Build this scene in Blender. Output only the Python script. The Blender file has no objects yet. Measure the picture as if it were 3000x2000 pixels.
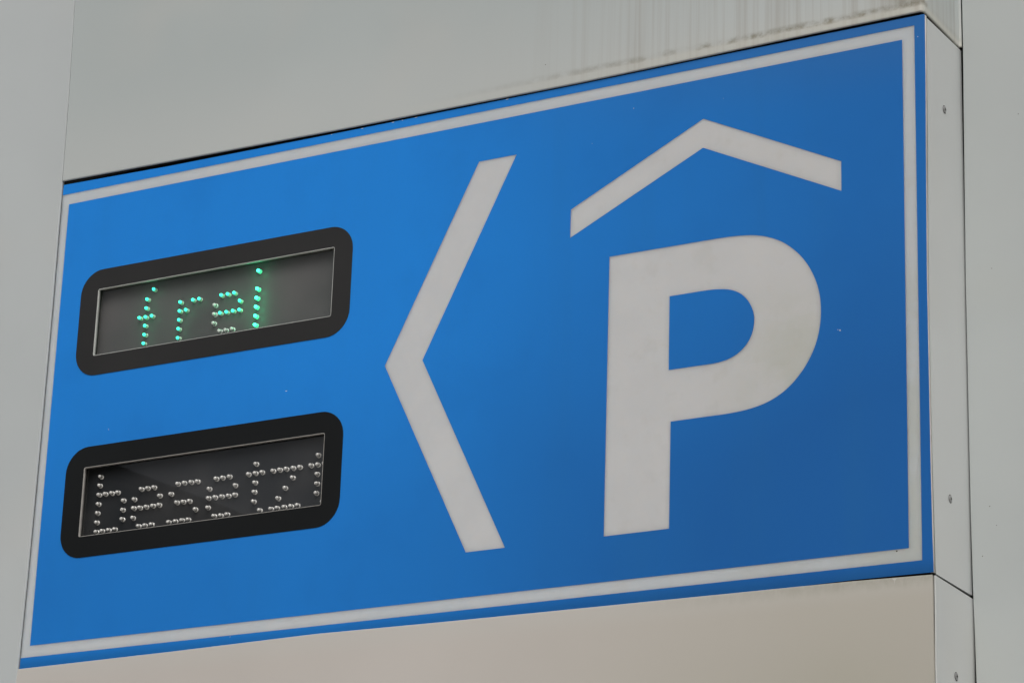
import bpy, bmesh, math, random
from mathutils import Matrix, Vector

# ------------------------------------------------------------------ camera, sky, sun, exposure
scene = bpy.context.scene
Z0 = 2.5352                       # height of the sign's white border above the pavement (m)
def V(x, y, z):                   # millimetres on the sign (x right, y into the wall, z up) -> metres
    return Vector((x * .001, y * .001, z * .001 + Z0))

right = Vector((0.87267413, 0.48725316, 0.0320033))
down = Vector((-0.13661054, 0.30654225, -0.94200287))
fwd = Vector((-0.46880424, 0.81768955, 0.33407541))
cam_data = bpy.data.cameras.new("camera")
cam = bpy.data.objects.new("camera", cam_data)
scene.collection.objects.link(cam)
m3 = Matrix((right, -down, -fwd)).transposed()
cam.matrix_world = Matrix.Translation(V(2522.155, -3103.952, -935.188)) @ m3.to_4x4()
cam_data.sensor_fit = 'HORIZONTAL'
cam_data.sensor_width = 36.0
cam_data.lens = 103.7718
cam_data.clip_start = 0.05
cam_data.clip_end = 500
scene.camera = cam

SUN_EL, SUN_AZ = 48.0, 150.0      # azimuth clockwise from +Y (into the wall)
world = bpy.data.worlds.new("World")
scene.world = world
world.use_nodes = True
nt = world.node_tree
bg = nt.nodes["Background"]
sky = nt.nodes.new("ShaderNodeTexSky")
sky.sky_type = 'NISHITA'
sky.sun_disc = False
sky.sun_elevation = math.radians(SUN_EL)
sky.sun_rotation = math.radians(SUN_AZ)
sky.air_density = 1.0
sky.dust_density = 6.0
sky.ozone_density = 0.6
hs = nt.nodes.new("ShaderNodeHueSaturation")      # overcast: cloud takes most of the blue out
hs.inputs['Saturation'].default_value = 0.34
nt.links.new(sky.outputs[0], hs.inputs['Color'])
nt.links.new(hs.outputs[0], bg.inputs[0])
bg.inputs[1].default_value = 0.12

sd = bpy.data.lights.new("sun", 'SUN')
sd.energy = 0.7
sd.angle = math.radians(35)
sd.color = (1.0, 0.985, 0.965)
sun = bpy.data.objects.new("sun", sd)
scene.collection.objects.link(sun)
az, el = math.radians(SUN_AZ), math.radians(SUN_EL)
to_sun = Vector((math.sin(az) * math.cos(el), math.cos(az) * math.cos(el), math.sin(el)))
sun.rotation_euler = to_sun.to_track_quat('Z', 'Y').to_euler()

scene.view_settings.view_transform = 'Standard'
scene.view_settings.look = 'None'
scene.view_settings.gamma = 1
scene.view_settings.exposure = -0.36

# ------------------------------------------------------------------ node helpers
class Mat:
    def __init__(self, name):
        self.m = bpy.data.materials.new(name)
        self.m.use_nodes = True
        self.t = self.m.node_tree
        self.p = self.t.nodes["Principled BSDF"]
        self._pos = None
    def new(self, kind, **kw):
        n = self.t.nodes.new(kind)
        for k, v in kw.items(): setattr(n, k, v)
        return n
    def link(self, a, b): self.t.links.new(a, b)
    def put(self, sock, v):
        if hasattr(v, 'links') or isinstance(v, bpy.types.NodeSocket): self.link(v, sock)
        else: sock.default_value = v
    def pos(self):                                   # object coordinates in metres, as (x, y, z) sockets
        if not self._pos:
            tc = self.new("ShaderNodeTexCoord")
            s = self.new("ShaderNodeSeparateXYZ")
            self.link(tc.outputs['Object'], s.inputs[0])
            self.tc = tc.outputs['Object']
            self._pos = (s.outputs[0], s.outputs[1], s.outputs[2])
        return self._pos
    def math(self, op, a, b=0.0, c=0.0, clamp=False):
        n = self.new("ShaderNodeMath", operation=op, use_clamp=clamp)
        self.put(n.inputs[0], a); self.put(n.inputs[1], b); self.put(n.inputs[2], c)
        return n.outputs[0]
    def ramp(self, v, a, b, lo=0.0, hi=1.0):         # smooth step from a to b
        n = self.new("ShaderNodeMapRange", interpolation_type='SMOOTHSTEP')
        self.put(n.inputs[0], v); n.inputs[1].default_value = a; n.inputs[2].default_value = b
        n.inputs[3].default_value = lo; n.inputs[4].default_value = hi
        return n.outputs[0]
    def noise(self, scale=(1, 1, 1), size=1.0, detail=3.0, rough=0.5, offset=(0, 0, 0)):
        self.pos()
        mp = self.new("ShaderNodeMapping")
        mp.inputs['Scale'].default_value = scale
        mp.inputs['Location'].default_value = offset
        self.link(self.tc, mp.inputs[0])
        n = self.new("ShaderNodeTexNoise")
        n.inputs['Scale'].default_value = size
        n.inputs['Detail'].default_value = detail
        n.inputs['Roughness'].default_value = rough
        self.link(mp.outputs[0], n.inputs['Vector'])
        return n.outputs[0]
    def specks(self, size, radius, keep):            # small round specks on a random few of the cells
        self.pos()
        vz = self.new("ShaderNodeTexVoronoi"); vz.inputs['Scale'].default_value = size
        self.link(self.tc, vz.inputs['Vector'])
        wn = self.new("ShaderNodeTexWhiteNoise"); self.link(vz.outputs['Color'], wn.inputs[0])
        a = self.math('LESS_THAN', vz.outputs['Distance'], radius)
        b = self.math('LESS_THAN', wn.outputs['Value'], keep)
        return self.math('MULTIPLY', a, b)
    def mix(self, f, a, b):
        n = self.new("ShaderNodeMix", data_type='RGBA')
        self.put(n.inputs[0], f)
        for s, v in ((n.inputs[6], a), (n.inputs[7], b)):
            if isinstance(v, (tuple, list)): s.default_value = (*v[:3], 1)
            else: self.link(v, s)
        return n.outputs[2]
    def color(self, v):
        if isinstance(v, (tuple, list)): self.p.inputs['Base Color'].default_value = (*v[:3], 1)
        else: self.link(v, self.p.inputs['Base Color'])
    def set(self, **kw):
        for k, v in kw.items(): self.put(self.p.inputs[k.replace('_', ' ')], v)
        return self
    def bump(self, h, dist, strength=1.0):
        b = self.new("ShaderNodeBump"); b.inputs['Distance'].default_value = dist
        b.inputs['Strength'].default_value = strength
        self.link(h, b.inputs['Height']); self.link(b.outputs[0], self.p.inputs['Normal'])

def zz(mm): return mm * .001 + Z0

# ------------------------------------------------------------------ materials
def cladding(name, base, top_grime=None, bottom_grime=None, streaks=None, x_grime=(0.6, 1.3), dots=0.05, warm=(0.60, 0.585, 0.55)):
    M = Mat(name); x, y, z = M.pos()
    cloud = M.noise(size=2.2, detail=3)
    c = M.mix(M.ramp(cloud, .35, .68), tuple(v * .965 for v in base), tuple(min(v * 1.03, .9) for v in base))
    tint = M.noise(size=5.0, detail=2, offset=(3, 1, 7))
    c = M.mix(M.ramp(tint, .45, .75, 0, .22), c, warm)
    if bottom_grime:                                   # reflected brightening towards the sheet's lower edge, painted into its colour
        c = M.mix(M.ramp(M.math('SUBTRACT', z, zz(bottom_grime[0])), 0, .17, .55, 0), c, (.575, .60, .59))
    if streaks:
        s1 = M.noise(scale=(130, 130, 1.6), size=1, detail=4, rough=.7)
        s2 = M.noise(scale=(28, 28, .8), size=1, detail=3, rough=.6, offset=(5, 2, 1))
        s = M.math('ADD', M.ramp(s1, .42, .72), M.ramp(s2, .5, .75))
        s = M.math('MULTIPLY', s, M.ramp(x, streaks[0], streaks[1]))
        c = M.mix(M.math('MULTIPLY', s, streaks[2], clamp=True), c, (.40, .40, .375))
    wob = M.noise(scale=(14, 14, 14), size=1, detail=5, rough=.7)
    fine = M.noise(scale=(90, 90, 60), size=1, detail=5, rough=.75, offset=(1, 4, 2))
    wob_mm = M.math('MULTIPLY', M.math('SUBTRACT', wob, .5), .006)
    if bottom_grime:                                   # mould band a little above the panel's lower edge
        e, w, amt = bottom_grime
        d = M.math('SUBTRACT', z, zz(e)); d2 = M.math('ADD', d, wob_mm)
        band = M.math('MULTIPLY', M.ramp(d2, .0045, .0085), M.ramp(d2, .010, w * .001, 1, 0))
        blot = M.noise(scale=(38, 38, 50), size=1, detail=4, rough=.65, offset=(6, 3, 1))
        band = M.math('MULTIPLY', band, M.math('MULTIPLY', M.ramp(fine, .3, .62, .4, 1), M.ramp(blot, .38, .6, .12, 1)))
        band = M.math('MULTIPLY', band, M.math('MULTIPLY', M.ramp(x, x_grime[0], x_grime[1]), M.ramp(y, .0, .02, 1, .15)))
        c = M.mix(M.math('MULTIPLY', band, amt, clamp=True), c, (.17, .155, .105))
        halo = M.math('MULTIPLY', M.ramp(d, .004, .045, 1, 0), M.ramp(x, x_grime[0] - .2, x_grime[1]))
        c = M.mix(M.math('MULTIPLY', M.math('MULTIPLY', halo, M.ramp(d, .004, .012, 1, .3)), .45), c, (.66, .63, .53))
        corner = M.math('MULTIPLY', M.math('MULTIPLY', M.ramp(x, 1.245, 1.309), M.ramp(y, .0005, .003, 1, 0)),
                        M.math('MULTIPLY', M.ramp(d, .006, .012), M.ramp(d, .014, .12, 1, 0)))
        corner = M.math('MULTIPLY', corner, M.ramp(fine, .25, .7, .35, 1))
        c = M.mix(M.math('MULTIPLY', corner, .75, clamp=True), c, (.17, .15, .10))
    if top_grime:                                      # mould hanging from the panel's upper edge
        e, w, amt = top_grime
        d = M.math('SUBTRACT', zz(e), z)
        drip = M.noise(scale=(60, 60, 6), size=1, detail=4, rough=.7)
        d2 = M.math('SUBTRACT', d, M.math('MULTIPLY', drip, .012))
        g = M.math('MULTIPLY', M.ramp(d2, -.004, w * .001, 1, 0), M.ramp(x, x_grime[0], x_grime[1]))
        g = M.math('MULTIPLY', g, M.ramp(fine, .3, .65, .45, 1))
        c = M.mix(M.math('MULTIPLY', g, amt, clamp=True), c, (.22, .205, .13))
        big = M.math('MULTIPLY', M.ramp(x, .55, 1.31), M.ramp(d, .0, .16, .5, .75))
        c = M.mix(M.math('MULTIPLY', big, M.ramp(cloud, .3, .7, .45, .8)), c, (.37, .365, .27))
        c = M.mix(M.ramp(d, .0, .035, .45, 0), c, (.60, .60, .565))
    if dots:
        c = M.mix(M.specks(55, .042, dots), c, (.20, .20, .18))
        c = M.mix(M.specks(23, .024, dots), c, (.12, .11, .10))
    M.color(c)
    M.set(Roughness=M.ramp(cloud, .2, .8, .38, .5), Specular_IOR_Level=.35)
    M.bump(M.noise(size=3.0, detail=1, rough=.3), .0025, .6)
    return M.m

GREY = (.585, .60, .595)
m_top = cladding("top cladding paint", (.50, .55, .548), bottom_grime=(684, 18, 1.0), streaks=(.66, 1.05, .6), x_grime=(.55, 1.25), dots=.035)
m_bottom = cladding("bottom cladding paint", (.60, .568, .53), top_grime=(-30, 14, 1.0), x_grime=(.85, 1.3), dots=.03, warm=(.575, .54, .49))
m_side = cladding("side cladding paint", (.65, .675, .672), top_grime=None, dots=.03, warm=(.69, .67, .60))
m_left = cladding("left cladding paint", (.545, .585, .592), dots=.02)
m_right = cladding("right cladding paint", (.505, .54, .537), dots=.3, warm=(.55, .56, .50))

def film_mat():
    M = Mat("blue sign film"); x, y, z = M.pos()
    # light gradient painted into the film's colour: brightest at the left and top
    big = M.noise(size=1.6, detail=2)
    light_grad = M.math('ADD', M.ramp(x, .45, 1.28, .0, .78), M.ramp(z, zz(20), zz(480), .42, .0))
    light_grad = M.math('ADD', light_grad, M.ramp(big, .3, .7, -.08, .08), clamp=True)
    c = M.mix(light_grad, (.022, .335, 1.0), (.018, .168, .535))
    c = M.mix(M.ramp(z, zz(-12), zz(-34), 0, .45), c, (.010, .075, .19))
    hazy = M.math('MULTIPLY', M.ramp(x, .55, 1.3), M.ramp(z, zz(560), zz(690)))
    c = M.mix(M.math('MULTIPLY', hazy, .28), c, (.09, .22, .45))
    rain = M.noise(scale=(9, 9, .7), size=1, detail=4, rough=.6)
    c = M.mix(M.math('MULTIPLY', M.ramp(rain, .45, .75), M.ramp(x, .5, 1.2, .08, .30)), c, (.03, .20, .50))
    cl = M.noise(size=7, detail=5, rough=.6, offset=(2, 2, 2))
    c = M.mix(M.ramp(cl, .45, .75, 0, .12), c, (.008, .12, .46))
    grain = M.noise(size=260, detail=2)
    c = M.mix(M.ramp(grain, .3, .7, 0, .05), c, (.03, .27, .62))
    c = M.mix(M.specks(24, .022, .22), c, (.45, .62, .75))
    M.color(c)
    M.set(Roughness=.42, Specular_IOR_Level=.22)
    M.bump(M.noise(size=2.5, detail=1), .002, .35)
    tl = M.new("ShaderNodeBsdfTranslucent"); tl.inputs[0].default_value = (.03, .42, .95, 1)   # a little light passes the film
    mx = M.new("ShaderNodeMixShader"); mx.inputs[0].default_value = .22
    M.link(M.p.outputs[0], mx.inputs[1]); M.link(tl.outputs[0], mx.inputs[2])
    M.link(mx.outputs[0], M.t.nodes["Material Output"].inputs[0])
    return M.m
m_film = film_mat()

def white_mat(name, c0, c1, c2):
    M = Mat(name); x, y, z = M.pos()
    n = M.noise(size=9, detail=6, rough=.62)
    n2 = M.noise(size=26, detail=3, rough=.6, offset=(4, 4, 4))
    c = M.mix(M.ramp(n, .40, .66), c0, c1)
    c = M.mix(M.ramp(x, .5, 1.3, 0, .75), c, c2)
    c = M.mix(M.math('MULTIPLY', M.ramp(n2, .52, .72), M.ramp(x, .7, 1.05, .08, .32)), c, (.62, .60, .56))  # pale feathering paints in blurred branch reflections
    olive = M.math('MULTIPLY', M.math('MULTIPLY', M.ramp(x, 1.0, 1.14), M.ramp(z, zz(380), zz(290))), M.ramp(n, .3, .6))  # tree reflection on the P, painted as an olive blotch
    c = M.mix(M.math('MULTIPLY', olive, .45), c, (.50, .52, .43))
    c = M.mix(M.specks(16, .012, .03), c, (.12, .10, .07))
    M.color(c)
    M.set(Roughness=.3, Specular_IOR_Level=.3, Subsurface_Weight=1.0, Subsurface_Scale=.02)
    M.p.inputs['Subsurface Radius'].default_value = (1.0, .88, .8)
    return M.m
m_white = white_mat("white acrylic", (.735, .735, .74), (.79, .78, .775), (.70, .675, .65))
m_border = white_mat("cool white acrylic", (.68, .73, .765), (.74, .77, .79), (.63, .655, .665))

def simple(name, col, rough=.5, spec=.5, **kw):
    M = Mat(name)
    n = M.noise(size=kw.pop('size', 40), detail=4)
    M.color(M.mix(M.ramp(n, .3, .7), tuple(v * .9 for v in col), tuple(v * 1.08 for v in col)))
    M.set(Roughness=rough, Specular_IOR_Level=spec, **kw)
    return M.m
m_edge = simple("cut acrylic edge", (.60, .59, .555), .4)
m_bezel_up = simple("upper black frame film with painted sheen", (.026, .026, .026), .5, .28, size=6)  # paler black: the sky's reflection is painted into the upper frame
m_bezel_lo = simple("deep black frame film", (.010, .0112, .0118), .4, .18, size=6)  # blacker copy: darker reflection painted into the lower frame
m_rim = simple("ground acrylic rim", (.50, .52, .50), .3, .5)
m_rim_lo = simple("grimy acrylic rim", (.36, .35, .33), .3, .5, size=120)
m_dark = simple("dark cavity metal", (.02, .018, .016), .7, .2)
m_chip = simple("bare acrylic chip", (.72, .78, .82), .5)
m_shadow_strip = simple("grey shadow strip", (.14, .15, .155), .7, .2)  # dark tone for the painted shadow line beside the left panel
m_housing = simple("black housing", (.035, .037, .037), .6, .3)
m_screw = simple("stainless screw", (.42, .42, .42), .35, .5, Metallic=.8)
m_pave = simple("grey paving", (.33, .31, .285), .9, .2, size=3)

def board_mat(name, lo, hi):
    M = Mat(name)
    n = M.noise(size=7, detail=3)
    c = M.mix(M.ramp(n, .35, .7), lo, hi)
    c = M.mix(M.specks(90, .09, .07), c, tuple(v * .35 for v in lo))
    M.color(c); M.set(Roughness=.45, Specular_IOR_Level=.3)
    return M.m
m_board_up = board_mat("upper display board", (.085, .09, .087), (.12, .117, .115))
m_board_lo = board_mat("lower display board", (.016, .019, .022), (.042, .042, .043))

def glass_mat():
    M = Mat("display glass")
    out = M.t.nodes["Material Output"]; M.t.nodes.remove(M.p)
    tr = M.new("ShaderNodeBsdfTransparent"); gl = M.new("ShaderNodeBsdfGlossy")
    gl.inputs['Roughness'].default_value = .012
    lw = M.new("ShaderNodeLayerWeight"); lw.inputs[0].default_value = .5
    fres = M.math('ADD', M.math('MULTIPLY', M.math('POWER', lw.outputs['Facing'], 5.0), .95), .042)
    mx = M.new("ShaderNodeMixShader")
    M.link(fres, mx.inputs[0]); M.link(tr.outputs[0], mx.inputs[1]); M.link(gl.outputs[0], mx.inputs[2])
    df = M.new("ShaderNodeBsdfDiffuse"); df.inputs[0].default_value = (.62, .62, .60, 1)
    mx2 = M.new("ShaderNodeMixShader")
    d = M.ramp(M.noise(scale=(5, 5, 9), size=1, detail=4, offset=(.7, 0, .2)), .48, .70, .0, .03)  # thin diffuse veil painted in for soft, cloudy reflections
    M.link(d, mx2.inputs[0]); M.link(mx.outputs[0], mx2.inputs[1]); M.link(df.outputs[0], mx2.inputs[2])
    M.link(mx2.outputs[0], out.inputs[0])
    return M.m
m_glass = glass_mat()

def led_mats():
    a = Mat("clear led resin"); a.color((.80, .80, .77)); a.set(Roughness=.1, Specular_IOR_Level=1.0, Subsurface_Weight=.3, Subsurface_Scale=.002, Metallic=.2)
    a.p.inputs['Subsurface Radius'].default_value = (1, 1, 1)
    e = Mat("milky led resin"); e.color((.80, .84, .80)); e.set(Roughness=.2, Specular_IOR_Level=1.0, Subsurface_Weight=1.0, Subsurface_Scale=.004)
    e.p.inputs['Subsurface Radius'].default_value = (1, 1, 1)
    b = Mat("green tinted led resin"); b.color((.52, .78, .58)); b.set(Roughness=.12, Specular_IOR_Level=.6)
    d = Mat("dark led die"); d.color((.06, .06, .055)); d.set(Roughness=.3)
    c = Mat("lit led lens"); c.color((.1, .6, .5))
    c.p.inputs['Emission Color'].default_value = (.05, 1.0, .70, 1); c.p.inputs['Emission Strength'].default_value = 1.6
    f = Mat("bright lit led lens"); f.color((.1, .6, .5))
    f.p.inputs['Emission Color'].default_value = (.045, 1.0, .52, 1); f.p.inputs['Emission Strength'].default_value = 5.0
    g = Mat("glowing led body"); g.color((.2, .8, .45))
    g.p.inputs['Emission Color'].default_value = (.05, 1.0, .42, 1); g.p.inputs['Emission Strength'].default_value = 1.0
    return a.m, b.m, c.m, d.m, e.m, f.m, g.m
m_led_clear, m_led_green, m_led_lit, m_led_die, m_led_milky, m_led_bright, m_led_glow = led_mats()

# ------------------------------------------------------------------ mesh helpers
C = scene.collection
def finish(name, bm, mats, parent=None, smooth=False):
    me = bpy.data.meshes.new(name)
    bmesh.ops.recalc_face_normals(bm, faces=bm.faces)
    if smooth:
        for f in bm.faces: f.smooth = True
    bm.to_mesh(me); bm.free()
    for m in (mats if isinstance(mats, (list, tuple)) else [mats]): me.materials.append(m)
    o = bpy.data.objects.new(name, me); C.objects.link(o)
    if parent: o.parent = parent
    return o
def empty(name, label, cat, group=None):
    o = bpy.data.objects.new(name, None); C.objects.link(o)
    o.empty_display_size = .1
    o['label'] = label; o['category'] = cat
    if group: o['group'] = group
    return o
def slab(name, loops, y0, y1, mat, parent, edge_mat=None):
    """flat plate cut from outlines (first outer, the rest holes), from depth y0 (front) to y1 (back)"""
    cu = bpy.data.curves.new(name, 'CURVE'); cu.dimensions = '2D'; cu.fill_mode = 'BOTH'
    cu.extrude = abs(y1 - y0) * .0005
    for lp in loops:
        s = cu.splines.new('POLY'); s.points.add(len(lp) - 1); s.use_cyclic_u = True
        for p, (x, z) in zip(s.points, lp): p.co = (x * .001, z * .001, 0, 1)
    tmp = bpy.data.objects.new(name, cu); C.objects.link(tmp)
    dg = bpy.context.evaluated_depsgraph_get()
    me = bpy.data.meshes.new_from_object(tmp.evaluated_get(dg))
    bpy.data.objects.remove(tmp); bpy.data.curves.remove(cu)
    me.name = name
    ymid = (y0 + y1) * .0005
    for v in me.vertices:                       # curve plane (x, y, extrude) -> (x, depth, height)
        x, h, e = v.co
        v.co = (x, ymid + e, h + Z0)
    bm = bmesh.new(); bm.from_mesh(me)
    bmesh.ops.remove_doubles(bm, verts=bm.verts, dist=1e-6)
    bmesh.ops.recalc_face_normals(bm, faces=bm.faces)
    if edge_mat:
        for f in bm.faces:
            if abs(f.normal.y) < .5: f.material_index = 1
    bm.to_mesh(me); bm.free()
    me.materials.clear(); me.materials.append(mat)
    if edge_mat: me.materials.append(edge_mat)
    o = bpy.data.objects.new(name, me); C.objects.link(o); o.parent = parent
    return o
def box_bm(bm, x0, x1, y0, y1, z0, z1, mi=0):
    vs = [bm.verts.new(V(x, y, z)) for x in (x0, x1) for y in (y0, y1) for z in (z0, z1)]
    for q in ((0, 1, 3, 2), (4, 6, 7, 5), (0, 4, 5, 1), (2, 3, 7, 6), (0, 2, 6, 4), (1, 5, 7, 3)):
        bm.faces.new([vs[i] for i in q]).material_index = mi
def rrect(x0, x1, z0, z1, r, n=10):
    pts = []
    for cx, cz, a0 in ((x1 - r, z1 - r, 0), (x0 + r, z1 - r, 90), (x0 + r, z0 + r, 180), (x1 - r, z0 + r, 270)):
        for i in range(n + 1):
            a = math.radians(a0 + 90 * i / n); pts.append((cx + r * math.cos(a), cz + r * math.sin(a)))
    return pts
def interp(poly, t):
    if t <= poly[0][0]: return poly[0][1]
    for (a, va), (b, vb) in zip(poly, poly[1:]):
        if t <= b: return va + (vb - va) * (t - a) / (b - a)
    return poly[-1][1]
def smooth_closed(pts, sub=4):
    out = []
    n = len(pts)
    for i in range(n - 1):
        p0, p1, p2, p3 = pts[max(i - 1, 0)], pts[i], pts[i + 1], pts[min(i + 2, n - 1)]
        for k in range(sub):
            t = k / sub
            out.append(tuple(.5 * (2 * b + (c - a) * t + (2 * a - 5 * b + 4 * c - d) * t * t + (3 * b - a - 3 * c + d) * t ** 3)
                             for a, b, c, d in zip(p0, p1, p2, p3)))
    out.append(pts[-1]); return out

def bent_sheet(name, path, edge_z, far_z, mat, parent, r=3.0, lip=16.0, thick_ends=True, xshift=None):
    """metal cassette panel: a sheet that follows `path` [(x, y, nx, ny)] (n = outward normal) from far_z to
    the edge curve edge_z(x, y), where it rolls over with radius r into a return lip"""
    sgn = 1 if far_z > edge_z(*path[0][:2]) else -1
    prof = [(0, None), (0, r)] + [(r * (1 - math.cos(math.radians(a))), r * (1 - math.sin(math.radians(a)))) for a in (22, 45, 67, 90)] + [(lip, 0)]
    bm = bmesh.new(); rows = []
    for (x, y, nx, ny) in path:
        row = []
        ez = edge_z(x, y)
        for inset, up in prof:
            z = far_z if up is None else ez + sgn * up
            dx = xshift(z) if (xshift and up is None or xshift) else 0
            row.append(bm.verts.new(V(x - nx * inset + dx, y - ny * inset, z)))
        rows.append(row)
    for a, b in zip(rows, rows[1:]):
        for i in range(len(prof) - 1): bm.faces.new((a[i], a[i + 1], b[i + 1], b[i]))
    return finish(name, bm, mat, parent, smooth=False)

def sheet_grid(name, us, zs, fn, depth_dir, mat, parent, r=1.2, lip=8):
    """flat cassette panel on a grid: fn(u, z)->(x, y, z); edges roll back along depth_dir"""
    bm = bmesh.new()
    nu, nz = len(us), len(zs)
    g = [[bm.verts.new(V(*fn(i, j))) for j in range(nz)] for i in range(nu)]
    for i in range(nu - 1):
        for j in range(nz - 1): bm.faces.new((g[i][j], g[i + 1][j], g[i + 1][j + 1], g[i][j + 1]))
    ring = [g[i][0] for i in range(nu)] + [g[-1][j] for j in range(1, nz)] + [g[i][-1] for i in range(nu - 2, -1, -1)] + [g[0][j] for j in range(nz - 2, 0, -1)]
    d = Vector(depth_dir) * .001
    cen = sum((v.co for v in ring), Vector()) / len(ring)
    prev = ring
    for out, back in ((.35 * r, .35 * r), (.15 * r, .65 * r), (0, lip)):
        cur = []
        for v0, v in zip(ring, prev):
            u = (v0.co - cen); u -= d.normalized() * u.dot(d.normalized())
            cur.append(bm.verts.new(v.co.copy() + u.normalized() * out * .001 * 0 + d * (back if prev is ring else back - 0)))
        n = len(ring)
        for k in range(n): bm.faces.new((prev[k], prev[(k + 1) % n], cur[(k + 1) % n], cur[k]))
        prev = cur
    return finish(name, bm, mat, parent)

# ------------------------------------------------------------------ setting
bm = bmesh.new()
vs = [bm.verts.new(p) for p in ((-60, -60, 0), (60, -60, 0), (60, 60, 0), (-60, 60, 0))]
bm.faces.new(vs)
ground = finish("pavement", bm, m_pave); ground['kind'] = 'structure'

# the gabled house across the street, seen as the dark wedge mirrored in the lower display's window
house = empty("gabled_house", "dark gabled house across the street, mirrored in the lower display window", "house")
hy0, hy1 = -40.0, -30.0
gable = [(-33.0, 0.0), (-33.0, 11.2), (-24.6, 14.55), (-16.8, 11.15), (-16.8, 0.0)]
bm = bmesh.new()
fr = [bm.verts.new((x, hy1, z)) for x, z in gable]; bk = [bm.verts.new((x, hy0, z)) for x, z in gable]
bm.faces.new(fr); bm.faces.new(bk[::-1])
for i in (0, 3): bm.faces.new((fr[i], fr[i + 1], bk[i + 1], bk[i]))
m_house = simple("brown grey render", (.075, .070, .066), .9, .2, size=.6)
m_roof = simple("dark roof tiles", (.045, .040, .038), .8, .3, size=2)
m_pane = simple("dark window glass", (.03, .034, .04), .15, .5, size=1)
finish("wall", bm, m_house, house)
bm = bmesh.new()
for (ax, az_), (bx, bz) in (((-33.5, 11.0), (-24.6, 14.6)), ((-24.6, 14.6), (-16.3, 10.98))):
    vs = [bm.verts.new((x, y, z + dz)) for dz in (0, .22) for x, y, z in ((ax, hy1 + .4, az_), (bx, hy1 + .4, bz), (bx, hy0, bz), (ax, hy0, az_))]
    for q in ((0, 1, 2, 3), (4, 7, 6, 5), (0, 4, 5, 1), (1, 5, 6, 2), (2, 6, 7, 3), (3, 7, 4, 0)): bm.faces.new([vs[i] for i in q])
finish("roof", bm, m_roof, house)
for x in (-30.5, -27.2, -23.9, -20.6, -18.2)[:4]:
    for z in (1.4, 4.6, 7.8):
        bm = bmesh.new()
        vs = [bm.verts.new((x + dx, hy1 + dy, z + dz)) for dx in (-.6, .6) for dy in (-.05, .06) for dz in (0, 1.7)]
        for q in ((0, 1, 3, 2), (4, 6, 7, 5), (0, 4, 5, 1), (2, 3, 7, 6), (0, 2, 6, 4), (1, 5, 7, 3)): bm.faces.new([vs[i] for i in q])
        finish("window", bm, m_pane, house)

# ------------------------------------------------------------------ the clad pillar that carries the sign
pillar = empty("clad_pillar", "projecting metal clad box that frames the blue parking sign above, below and at its right side", "wall cladding")
bm = bmesh.new()
box_bm(bm, -14, 1292, 46, 119, -2533, 2600)
finish("inner_frame", bm, m_dark, pillar)
bm = bmesh.new()                                         # dark joint strips just behind the gaps
box_bm(bm, -13, 1305, 9, 45, 668, 700); box_bm(bm, -13, 1305, 9, 45, -60, -22)
finish("joint_strip", bm, m_dark, pillar)

top_edge = [(-14, 687.3), (178, 684.3), (470, 680.5), (834, 678.6), (996, 680.0), (1150, 681.5), (1312, 682.3)]
left_seam = [(650, -13.6), (687, -13.9), (812, -15.6), (979, -20.4), (2600, -66)]
def corner_path(xs, xr, y_front, R, y_back, ny=6):
    path = [(x, y_front, 0, -1) for x in xs]
    for i in range(1, 8):
        a = math.radians(90 * i / 8)
        path.append((xr - R + R * math.sin(a), y_front + R - R * math.cos(a), math.sin(a), -math.cos(a)))
    for i in range(ny + 1):
        path.append((xr, y_front + R + (y_back - y_front - R) * i / ny, 1, 0))
    path += [(xr + .3, y_back + .4, .7, -.7), (xr + 3.2, y_back + .5, 0, -1)]
    return path
def tez(x, y): return interp(top_edge, x) if y < 3 else 682.3 + (y - 3) * .018
# sheet with slanted left end: rows of different height handled with a shear at the first columns
bm = bmesh.new()
path = corner_path([-13.9, 20, 90, 178, 320, 470, 650, 834, 996, 1150, 1260], 1313.6, -3, 7, 118.0)
prof = [(0, 2600), (0, 979), (0, 812), (0, 740), ('r', 3.0)] + [('a', a) for a in (0, 22, 45, 67, 90)] + [('l', 2.4)]
rows = []
for k, (x, y, nx, ny) in enumerate(path):
    e = tez(x, y); row = []
    for kind, v in prof:
        if kind == 0: z, ins = v, 0
        elif kind == 'r': z, ins = e + v, 0
        elif kind == 'a': z, ins = e + 1.6 * (1 - math.sin(math.radians(v))), 1.6 * (1 - math.cos(math.radians(v)))
        else: z, ins = e, v
        xx = x - nx * ins
        if k == 0: xx = interp(left_seam, z) + .6 + (.4 if z < 900 else 0)
        row.append(bm.verts.new(V(xx, y - ny * ins, z)))
    rows.append(row)
for a, b in zip(rows, rows[1:]):
    for i in range(len(prof) - 1): bm.faces.new((a[i], a[i + 1], b[i + 1], b[i]))
for i in range(len(prof) - 2):                           # folded left end of the sheet
    pass
top_panel = finish("cladding_panel", bm, m_top, pillar, smooth=True)
top_panel['label'] = "streaky panel above the sign with mould along its lower edge"

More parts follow.
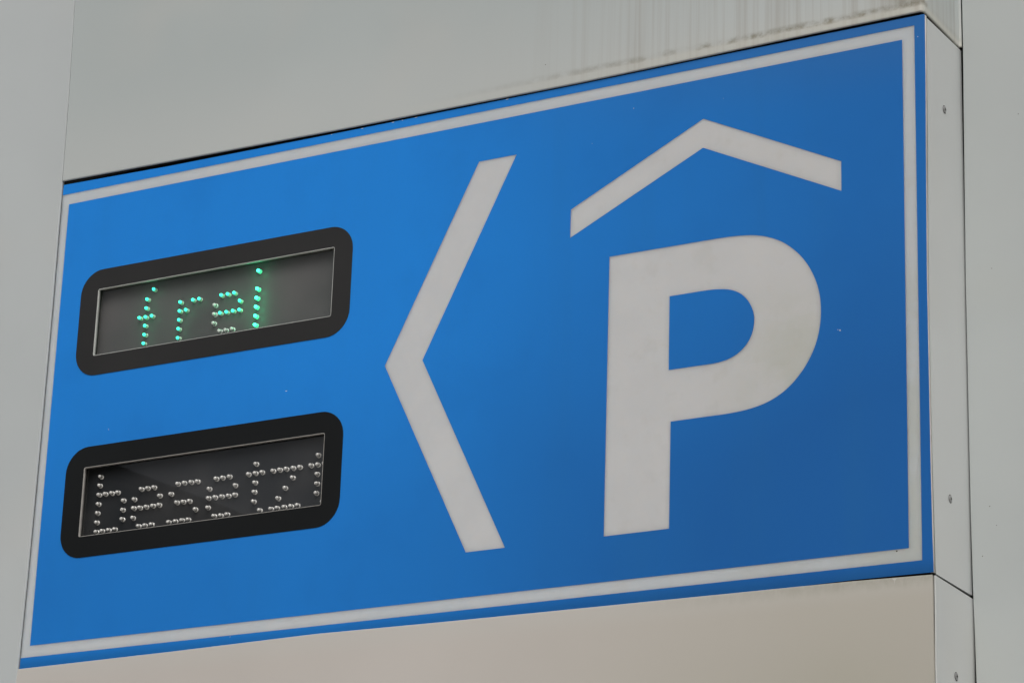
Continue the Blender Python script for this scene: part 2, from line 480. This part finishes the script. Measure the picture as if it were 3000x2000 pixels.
# panel under the sign
bot_edge = [(-17, -31.6), (239, -29.9), (467, -26.9), (659, -29.1), (900, -30.8), (1214, -32.8), (1312.4, -35.0)]
bm = bmesh.new()
rows = []
xs = [-16.9, 100, 239, 350, 467, 560, 659, 900, 1214, 1312.6]
for x in xs:
    e = interp(bot_edge, x); row = []
    for dy, dz in ((10, 0), (1.2, 0), (.35, -.35), (0, -1.2), (0, -60), (0, -2533)):
        row.append(bm.verts.new(V(x, -2 + dy, e + dz)))
    rows.append(row)
for a, b in zip(rows, rows[1:]):
    for i in range(5): bm.faces.new((a[i], a[i + 1], b[i + 1], b[i]))
last = rows[-1]
ret = [bm.verts.new(v.co + Vector((0, .004, 0))) for v in last[3:]]
for i in range(2): bm.faces.new((last[3 + i], last[4 + i], ret[i + 1], ret[i]))
bp = finish("cladding_panel", bm, m_bottom, pillar)
bp['label'] = "beige tinged panel below the sign with green mould at its upper corner"

bm = bmesh.new()                                         # black rubber in the joints round the sign
box_bm(bm, -13, 1309, 1.4, 7, 684, 692)
box_bm(bm, 1303, 1311.8, 6, 123, 674.5, 692)
box_bm(bm, 1303, 1311.8, 9, 123, -46, -30.5); box_bm(bm, 1309, 1314.3, 2.2, 9, -2533, -37)
box_bm(bm, -13, 1309, 6.7, 8.8, -60, -30)
finish("gasket", bm, m_dark, pillar)
bm = bmesh.new(); zs_ = [-36 + 714 * i / 14 for i in range(15)]
ga = [[bm.verts.new(V(1313.0 - 3.1 * max(0, 1 - ((z - 322) / 356) ** 2) + dx, y, z)) for dx, y in ((-5, 5.5), (0, 5.5), (0, 8.4), (-5, 8.4))] for z in zs_]
for a, b in zip(ga, ga[1:]):
    for i in range(3): bm.faces.new((a[i], a[i + 1], b[i + 1], b[i]))
finish("gasket", bm, m_dark, pillar)
bm = bmesh.new()
box_bm(bm, 1290, 1311.5, 124.6, 138, -2533, 2600); finish("gasket", bm, m_dark, pillar)

# small dried drip on the beige panel
bm = bmesh.new()
dv = [bm.verts.new(V(*p)) for p in ((1263, -2.3, -35.2), (1269, -2.3, -35.4), (1266.8, -2.4, -38), (1266.3, -2.6, -43), (1265.6, -2.4, -38))]
bm.faces.new(dv)
finish("drip", bm, m_edge, bp)

# side panel beside the sign (slightly bowed), and the one below it
def bow(z): return -3.3 * max(0.0, 1 - ((z - 322) / 356.0) ** 2)
zs = [-32.2 + (676.5 + 32.2) * i / 16 for i in range(17)]
us = [8.2, 30, 60, 95, 124.2]
def side_fn(i, j):
    y, z = us[i], zs[j]
    f = max(0, 1 - (y - 8) / 90.0)
    if j == 0: z += (y - 8) * .02
    if j == 16: z += (y - 8) * .045
    return (1313.6 + bow(zs[j]) * f, y, z)
side = sheet_grid("cladding_panel", us, zs, side_fn, (-1, 0, 0), m_side, pillar, r=1.5, lip=5)
side['label'] = "narrow return panel right of the sign fixed by two screws"
us2 = [1.6, 30, 80, 125.4]
zs2 = [-2533, -300, -137, -80, -35.6]
def side_fn2(i, j):
    y, z = us2[i], zs2[j]
    if j == 4: z += (y) * .008
    return (1315.2 - (.4 if j < 3 else 0), y + (0 if i else 0), z)
side2 = sheet_grid("cladding_panel", us2, zs2, side_fn2, (-1, 0, 0), m_side, pillar, r=1.5, lip=.2)
side2['label'] = "return panel below the sign's side panel"

def screw(y, z, x, parent, rot, mat=m_screw):
    bm = bmesh.new()
    R = 4.6
    prof = [(R, 0), (R * .97, .5), (R * .8, 1.1), (R * .45, 1.5)]
    rings = []
    for rr, h in prof:
        rings.append([bm.verts.new(V(x + h, y + rr * math.cos(t * math.pi / 12), z + rr * math.sin(t * math.pi / 12))) for t in range(24)])
    for a, b in zip(rings, rings[1:]):
        for t in range(24): bm.faces.new((a[t], a[(t + 1) % 24], b[(t + 1) % 24], b[t]))
    f = bm.faces.new(rings[-1])
    o = finish("screw", bm, mat, parent)
    bm = bmesh.new()                                    # cross recess and the shadow ring of the countersink
    for k in (0, 1):
        a = rot + k * math.pi / 2
        u = Vector((0, math.cos(a), math.sin(a))); w = Vector((0, -math.sin(a), math.cos(a)))
        c = V(x + 1.53, y, z)
        vs = [bm.verts.new(c + (u * s1 * 2.0 + w * s2 * .55) * .001 + Vector((.0001 * k, 0, 0))) for s1, s2 in ((-1, -1), (1, -1), (1, 1), (-1, 1))]
        bm.faces.new(vs)
    ro = [bm.verts.new(V(x + .25, y + 5.3 * math.cos(t * math.pi / 12), z + 5.3 * math.sin(t * math.pi / 12))) for t in range(24)]
    ri = [bm.verts.new(V(x + .25, y + 4.5 * math.cos(t * math.pi / 12), z + 4.5 * math.sin(t * math.pi / 12))) for t in range(24)]
    for t in range(24): bm.faces.new((ro[t], ro[(t + 1) % 24], ri[(t + 1) % 24], ri[t]))
    finish("screw_recess", bm, m_dark, parent)
screw(63.0, 575.8, 1313.6 + bow(576) * .36, side, .3)
screw(58.8, 72.2, 1313.6 + bow(72) * .45, side, .9)
screw(62.2, -141.3, 1314.9, side2, .1)

# ------------------------------------------------------------------ neighbouring walls
lw = empty("side_wall", "plain pale grey metal wall to the left of the blue sign", "wall")
edge = [(-2533, -24.5), (-51, -16.4), (-32, -15.6), (100, -13.8), (289, -12.7), (493, -12.6), (687, -13.9), (812, -15.6), (979, -20.4), (2600, -66)]
bm = bmesh.new(); rows = []
for z, xe in edge:
    rows.append([bm.verts.new(V(*p)) for p in ((xe - .9, 12, z), (xe - .1, -.6, z), (xe - .3, -2.3, z), (xe - 1.0, -3.1, z), (xe - 40, -3.3, z), (-260, -3.3, z), (-3500, -3.3, z))])
for a, b in zip(rows, rows[1:]):
    for i in range(6): bm.faces.new((a[i], a[i + 1], b[i + 1], b[i]))
finish("cladding_panel", bm, m_left, lw)
bm = bmesh.new(); prev = None                            # strip painting in the dark shadow line along the panel's right edge
for z, xe in edge[1:-3]:
    z = max(-34, z)
    cur = [bm.verts.new(V(*p)) for p in ((xe - 1, -.45, z), (xe + .5, -.55, z), (xe + 1.1, -.05, z))]
    if prev:
        for i in range(2): bm.faces.new((prev[i], prev[i + 1], cur[i + 1], cur[i]))
    prev = cur
finish("shadow_strip", bm, m_shadow_strip, lw)
bm = bmesh.new(); box_bm(bm, -3500, -40, 12, 119, -2533, 2600)
finish("inner_frame", bm, m_dark, lw)

rw = empty("facade_wall", "pale grey metal facade wall set back at the far right, dotted with dirt specks", "wall")
edge = [(-2533, 1320.5), (-137, 1318.2), (-80, 1317.4), (-36, 1316.3), (80, 1315.2), (378, 1315.1), (598, 1317.0), (681, 1317.8), (749, 1317.8), (2600, 1317.6)]
bm = bmesh.new(); rows = []
for z, xe in edge:
    rows.append([bm.verts.new(V(*p)) for p in ((xe + .4, 140, z), (xe, 121, z), (xe + .25, 119, z), (xe + 1.1, 118.1, z), (xe + 30, 118, z), (1500, 118, z), (5000, 118, z))])
for a, b in zip(rows, rows[1:]):
    for i in range(6): bm.faces.new((a[i], a[i + 1], b[i + 1], b[i]))
finish("cladding_panel", bm, m_right, rw)
bm = bmesh.new(); box_bm(bm, 1200, 5000, 141, 180, -2533, 2600)
finish("inner_frame", bm, m_dark, rw)

# ------------------------------------------------------------------ the parking sign
sign = empty("parking_sign", "blue car park sign with white roofed P, left pointing chevron and two LED displays", "sign")

sign_top = [(-30, 682.5), (-15, 682.3), (176, 678.8), (470, 677.6), (832, 677.6), (1000, 678.6), (1312, 679)]
sign_bot = [(-30, -36), (500, -36), (900, -36), (1213, -31.0), (1313.6, -31.9)]
sign_right = [(-31.9, 1313.6), (7, 1312.7), (90, 1311.8), (337, 1310.9), (506, 1312.2), (597, 1313.2), (678, 1313.6)]
def outline(grow=0.0):
    pts = [(x, interp(sign_bot, x) - grow) for x in (-30, 500, 900, 1213)]
    pts += [(x + grow, z) for z, x in sign_right]
    pts[4] = (pts[4][0], pts[4][1] - grow)
    pts += [(x, interp(sign_top, x) + grow) for x in (1312, 1000, 832, 470, 176, -15, -30)]
    return pts
def shrink_chev(pts): return pts

roof = [(1012.0, 594.6), (1201.2, 502.0), (1201.2, 462.6), (1012.0, 554.4), (823.4, 462.6), (823.4, 502.0)]
arrow = [(682.8, 594.3), (739.8, 594.3), (608.6, 326.6), (742.3, 58.7), (685.3, 58.7), (550.8, 326.8)]
p_curve = smooth_closed([(1020, 427.4), (1050, 427.0), (1078.3, 424.4), (1099.9, 419.0), (1120.9, 409.0), (1138.5, 394.9), (1152.8, 377.9), (1164.2, 356.9),
                         (1171.2, 334.5), (1173.4, 312), (1171.8, 289.8), (1166.1, 267.3), (1155.4, 246.0), (1140.6, 227.3), (1123.4, 213.0),
                         (1103.0, 203.0), (1079.6, 197.4), (1052.3, 195.1), (1020, 195.0)], 5)
p_out = [(881.3, 427.4)] + p_curve + [(971.8, 195.0), (971.8, 58.0), (882.0, 58.0)]
p_in = [(967.8, 360.4)] + smooth_closed([(1000, 360.4), (1018, 360.4), (1032.5, 359.7), (1048.4, 357.1), (1061.3, 351.9), (1071.9, 343.2), (1079.9, 331.0), (1083.9, 318.2),
                         (1083.9, 304.6), (1080.0, 290.6), (1072.0, 279.0), (1061.6, 270.7), (1049.0, 265.4), (1034, 262.9), (1018, 262.6), (1000, 262.7)], 4) + [(968.1, 262.7)]
def offset(pts, d):                                      # grow a polygon outline by d mm
    n = len(pts); area = sum(pts[i][0] * pts[(i + 1) % n][1] - pts[(i + 1) % n][0] * pts[i][1] for i in range(n))
    s = 1 if area > 0 else -1; out = []
    for i in range(n):
        (ax, az_), (bx, bz), (cx, cz) = pts[i - 1], pts[i], pts[(i + 1) % n]
        e1 = Vector((bx - ax, bz - az_)); e2 = Vector((cx - bx, cz - bz))
        if e1.length < 1e-6 or e2.length < 1e-6: out.append((bx, bz)); continue
        e1.normalize(); e2.normalize()
        n1 = Vector((e1.y, -e1.x)) * s; n2 = Vector((e2.y, -e2.x)) * s
        m = n1 + n2; m /= max(m.length_squared, .3) / 2
        out.append((bx + m.x * d, bz + m.y * d))
    return out

bez1 = rrect(36.6, 491.0, 380.3, 538.6, 36)
bez2 = rrect(36.8, 491.6, 116.4, 275.4, 36)
b_in = [(0, 0), (1283.3, 0), (1283.3, 650), (0, 650)]
b_out = [(-16.2, -16.2), (1299.6, -16.2), (1299.6, 666.3), (-16.2, 666.3)]
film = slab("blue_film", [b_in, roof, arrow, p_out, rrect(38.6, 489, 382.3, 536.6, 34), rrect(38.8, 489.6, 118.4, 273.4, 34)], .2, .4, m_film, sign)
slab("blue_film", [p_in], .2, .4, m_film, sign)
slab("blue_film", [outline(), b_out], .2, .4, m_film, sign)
slab("white_border", [offset(b_out, 9), offset(b_in, -9)], .42, 6, m_border, sign)
slab("roof_symbol", [offset(roof, 9)], .42, 6, m_white, sign)
slab("chevron_arrow", [offset(arrow, 9)], .42, 6, m_white, sign)
slab("letter_p", [offset(p_out, 9), offset(p_in, -9)], .42, 6, m_white, sign)
slab("panel_edge", [[(1308.2, -31)] + [(x + .4, z) for z, x in sign_right] + [(1308.2, 678)]], .42, 5.2, m_edge, sign)
slab("back_plate", [[(-30, -30), (1306, -30), (1306, 674), (-30, 674)], rrect(58, 472, 400, 518, 4), rrect(58, 472, 137, 254, 4)], 6.6, 8, m_dark, sign)

# chips where the film has flaked, and one small drilled hole in the border
rnd = random.Random(5)
bm = bmesh.new()
for x, z, w, h in ((396.7, 312.8, 3.0, 1.2), (1198.4, 281.2, 1.6, 2.6), (1195.6, 282.4, 1.2, 1.0), (104.4, 296.7, 1.2, 2.2), (495.3, 676.9, 5, 1.0), (446, 677.0, 3, .9),
                   (544.8, 676.9, 6, 1.1), (560, 677.2, 3, .8), (722, 677.0, 6, 1.1), (581, 677.2, 5, .9), (331.7, -18, 1.2, 1.2), (1304, 650, 1.1, 1.2), (912, 628, 1.2, 1.2), (1060, 560, 1, 1)):
    n = 7
    vs = [bm.verts.new(V(x + w * .5 * math.cos(6.283 * i / n) * rnd.uniform(.6, 1.2), .17, z + h * .5 * math.sin(6.283 * i / n) * rnd.uniform(.6, 1.2))) for i in range(n)]
    bm.faces.new(vs)
finish("film_chip", bm, m_chip, sign)["kind"] = "stuff"
bm = bmesh.new()
vs = [bm.verts.new(V(1268.2 + 1.0 * math.cos(i * .785), .38, -2 + .9 * math.sin(i * .785))) for i in range(8)]
bm.faces.new(vs); finish("drilled_hole", bm, m_dark, sign)

# --- LED meshes, shared by all copies
def led_mesh(name, kind):
    # (radius, depth y, material) from base flange to dome tip; the axis points out of the board
    if kind == 'lit': mats = [m_led_green, m_led_lit]
    elif kind == 'bright': mats = [m_led_glow, m_led_bright]
    elif kind == 'milky': mats = [m_led_milky, m_led_milky, m_led_die]
    else: mats = [m_led_clear, m_led_clear, m_led_die]
    bm = bmesh.new(); n = 16
    if kind in ('lit', 'bright'):
        prof = [(3.0, 7.6, 0), (3.0, 6.5, 0), (2.5, 6.4, 0), (2.45, 2.9, 0), (2.45, 2.3, 1), (2.3, 1.4, 1), (1.8, .6, 1), (1.0, .12, 1)]
    else:
        prof = [(3.3, 7.6, 0), (3.3, 6.0, 0), (2.6, 5.9, 0), (2.5, 5.3, 0), (2.35, 5.2, 2), (2.35, 3.9, 2), (2.5, 3.8, 1), (2.5, 2.2, 1), (2.3, 1.3, 1), (1.8, .55, 1), (.95, .1, 1)]
    rings = [[bm.verts.new((r * .001 * math.cos(2 * math.pi * t / n), y * .001, r * .001 * math.sin(2 * math.pi * t / n))) for t in range(n)] for r, y, mi in prof]
    for (a, b, p) in zip(rings, rings[1:], prof[1:]):
        for t in range(n): bm.faces.new((a[t], a[(t + 1) % n], b[(t + 1) % n], b[t])).material_index = p[2]
    bm.faces.new(rings[-1]).material_index = 1
    bmesh.ops.recalc_face_normals(bm, faces=bm.faces)
    for f in bm.faces: f.smooth = True
    me = bpy.data.meshes.new(name); bm.to_mesh(me); bm.free()
    for m in mats: me.materials.append(m)
    return me
led_lit, led_bright = led_mesh("lit led", 'lit'), led_mesh("bright led", 'bright')
led_milky, led_clear = led_mesh("milky led", 'milky'), led_mesh("clear led", 'clear')

def display(label, bez, win, m_frame, m_r, m_board, board_y):
    x0, x1, z0, z1 = win
    d = slab("led_display", [bez, rrect(x0 - .6, x1 + .6, z0 - .6, z1 + .6, 2.6, 5)], -.5, 1.2, m_frame, sign)
    d['label'] = label
    slab("window_rim", [rrect(x0 - .75, x1 + .75, z0 - .75, z1 + .75, 2.7, 5), rrect(x0, x1, z0, z1, 2, 5)], -.52, 4.6, m_r, d)
    bm = bmesh.new()
    vs = [bm.verts.new(V(x, 4.9, z)) for x, z in ((x0 - 3, z0 - 3), (x1 + 3, z0 - 3), (x1 + 3, z1 + 3), (x0 - 3, z1 + 3))]
    bm.faces.new(vs); finish("glass_pane", bm, m_glass, d)
    bm = bmesh.new()                                    # circuit board
    box_bm(bm, x0 - 8, x1 + 8, board_y, board_y + 1.6, z0 - 8, z1 + 8); finish("circuit_board", bm, m_board, d)
    bm = bmesh.new()                                    # four walls of the display housing
    a0, a1, c0, c1 = x0 - 6, x1 + 6, z0 - 6, z1 + 6
    box_bm(bm, a0 - 2, a0, 5.2, board_y + 4, c0 - 2, c1 + 2); box_bm(bm, a1, a1 + 2, 5.2, board_y + 4, c0 - 2, c1 + 2)
    box_bm(bm, a0, a1, 5.2, board_y + 4, c0 - 2, c0); box_bm(bm, a0, a1, 5.2, board_y + 4, c1, c1 + 2)
    finish("housing", bm, m_housing, d)
    return d
def put_leds(d, mesh, pts, label, board_y):
    rnd = random.Random(len(pts))
    for x, z in pts:
        o = bpy.data.objects.new("led", mesh); C.objects.link(o)
        o.parent = d
        o.location = V(x + rnd.uniform(-.25, .25), board_y - 7.5, z + rnd.uniform(-.2, .2))
        o.rotation_euler = (math.radians(rnd.uniform(-3, 3)), rnd.uniform(0, 6.28), math.radians(rnd.uniform(-3, 3)))
        o['label'] = label
PX, PZ = 10.68, 13.17
BY = 14.6
up = display("upper LED display lit in green spelling frei", bez1, (67.4, 461.4, 410.0, 508.4), m_bezel_up, m_rim, m_board_up, BY)
lo = display("lower LED display, unlit, its LEDs spelling besetzt", bez2, (68.6, 462.2, 146.8, 245.0), m_bezel_lo, m_rim_lo, m_board_lo, BY)

def cells(x, z, rows):      # rows from the bottom up; '#' marks a led
    return [(x + c * PX, z + r * PZ) for r, line in enumerate(rows) for c, ch in enumerate(line) if ch == '#']
U0 = 419.6
f_ = cells(135.0, U0, [" #", " #", " #", "###", " #", " #", "  #"])
r_ = cells(203.8, U0, ["#", "#", "#", "##", "# ##"])
e_lit = cells(261.9, U0, ["", "", " ####", "    #", " ###"])
e_off = cells(261.9, U0, [" ###", "#", "#", "#"])
i_ = cells(332.0, U0, ["#", "#", "#", "#", "#", "", "#"])
def led_glow(pts, watts):                                 # the light the lit LEDs throw on the board and window edge
    for x, z in pts:
        l = bpy.data.lights.new("led_light", 'POINT'); l.energy = watts; l.color = (0, 1, .36); l.shadow_soft_size = .0008
        o = bpy.data.objects.new("led_light", l); C.objects.link(o); o.parent = up; o.location = V(x, BY - 8.5, z)
led_glow(f_ + r_ + e_lit, .0013)
led_glow(i_, .0048)
put_leds(up, led_lit, f_ + r_ + e_lit, "LED glowing green", BY)
put_leds(up, led_bright, i_, "brightest green LED", BY)
put_leds(up, led_milky, e_off, "unlit LED", BY)
L0 = 154.5
b_ = cells(88.3, L0, ["####", "#", "#", "#", "####", "#", "#"]) + cells(131.0, L0, ["", "#", "#", "#"])
E_ = [" ###", "#", "#####", "#   #", " ###"]
low = b_ + cells(149.3, L0, E_) + cells(210.3, L0, ["####", "    #", " ###", "#", " ####"]) + cells(273.4, L0, E_)
low += cells(336.6, L0, ["  #", " #", " #", " #", "###", " #"])
low += cells(375.6, L0, ["#####", " #", "  #", "   #", "#####"])
low += cells(435.9, L0, ["  #", " #", " #", " #", "###", " #"])
put_leds(lo, led_clear, low, "unlit clear LED", BY)
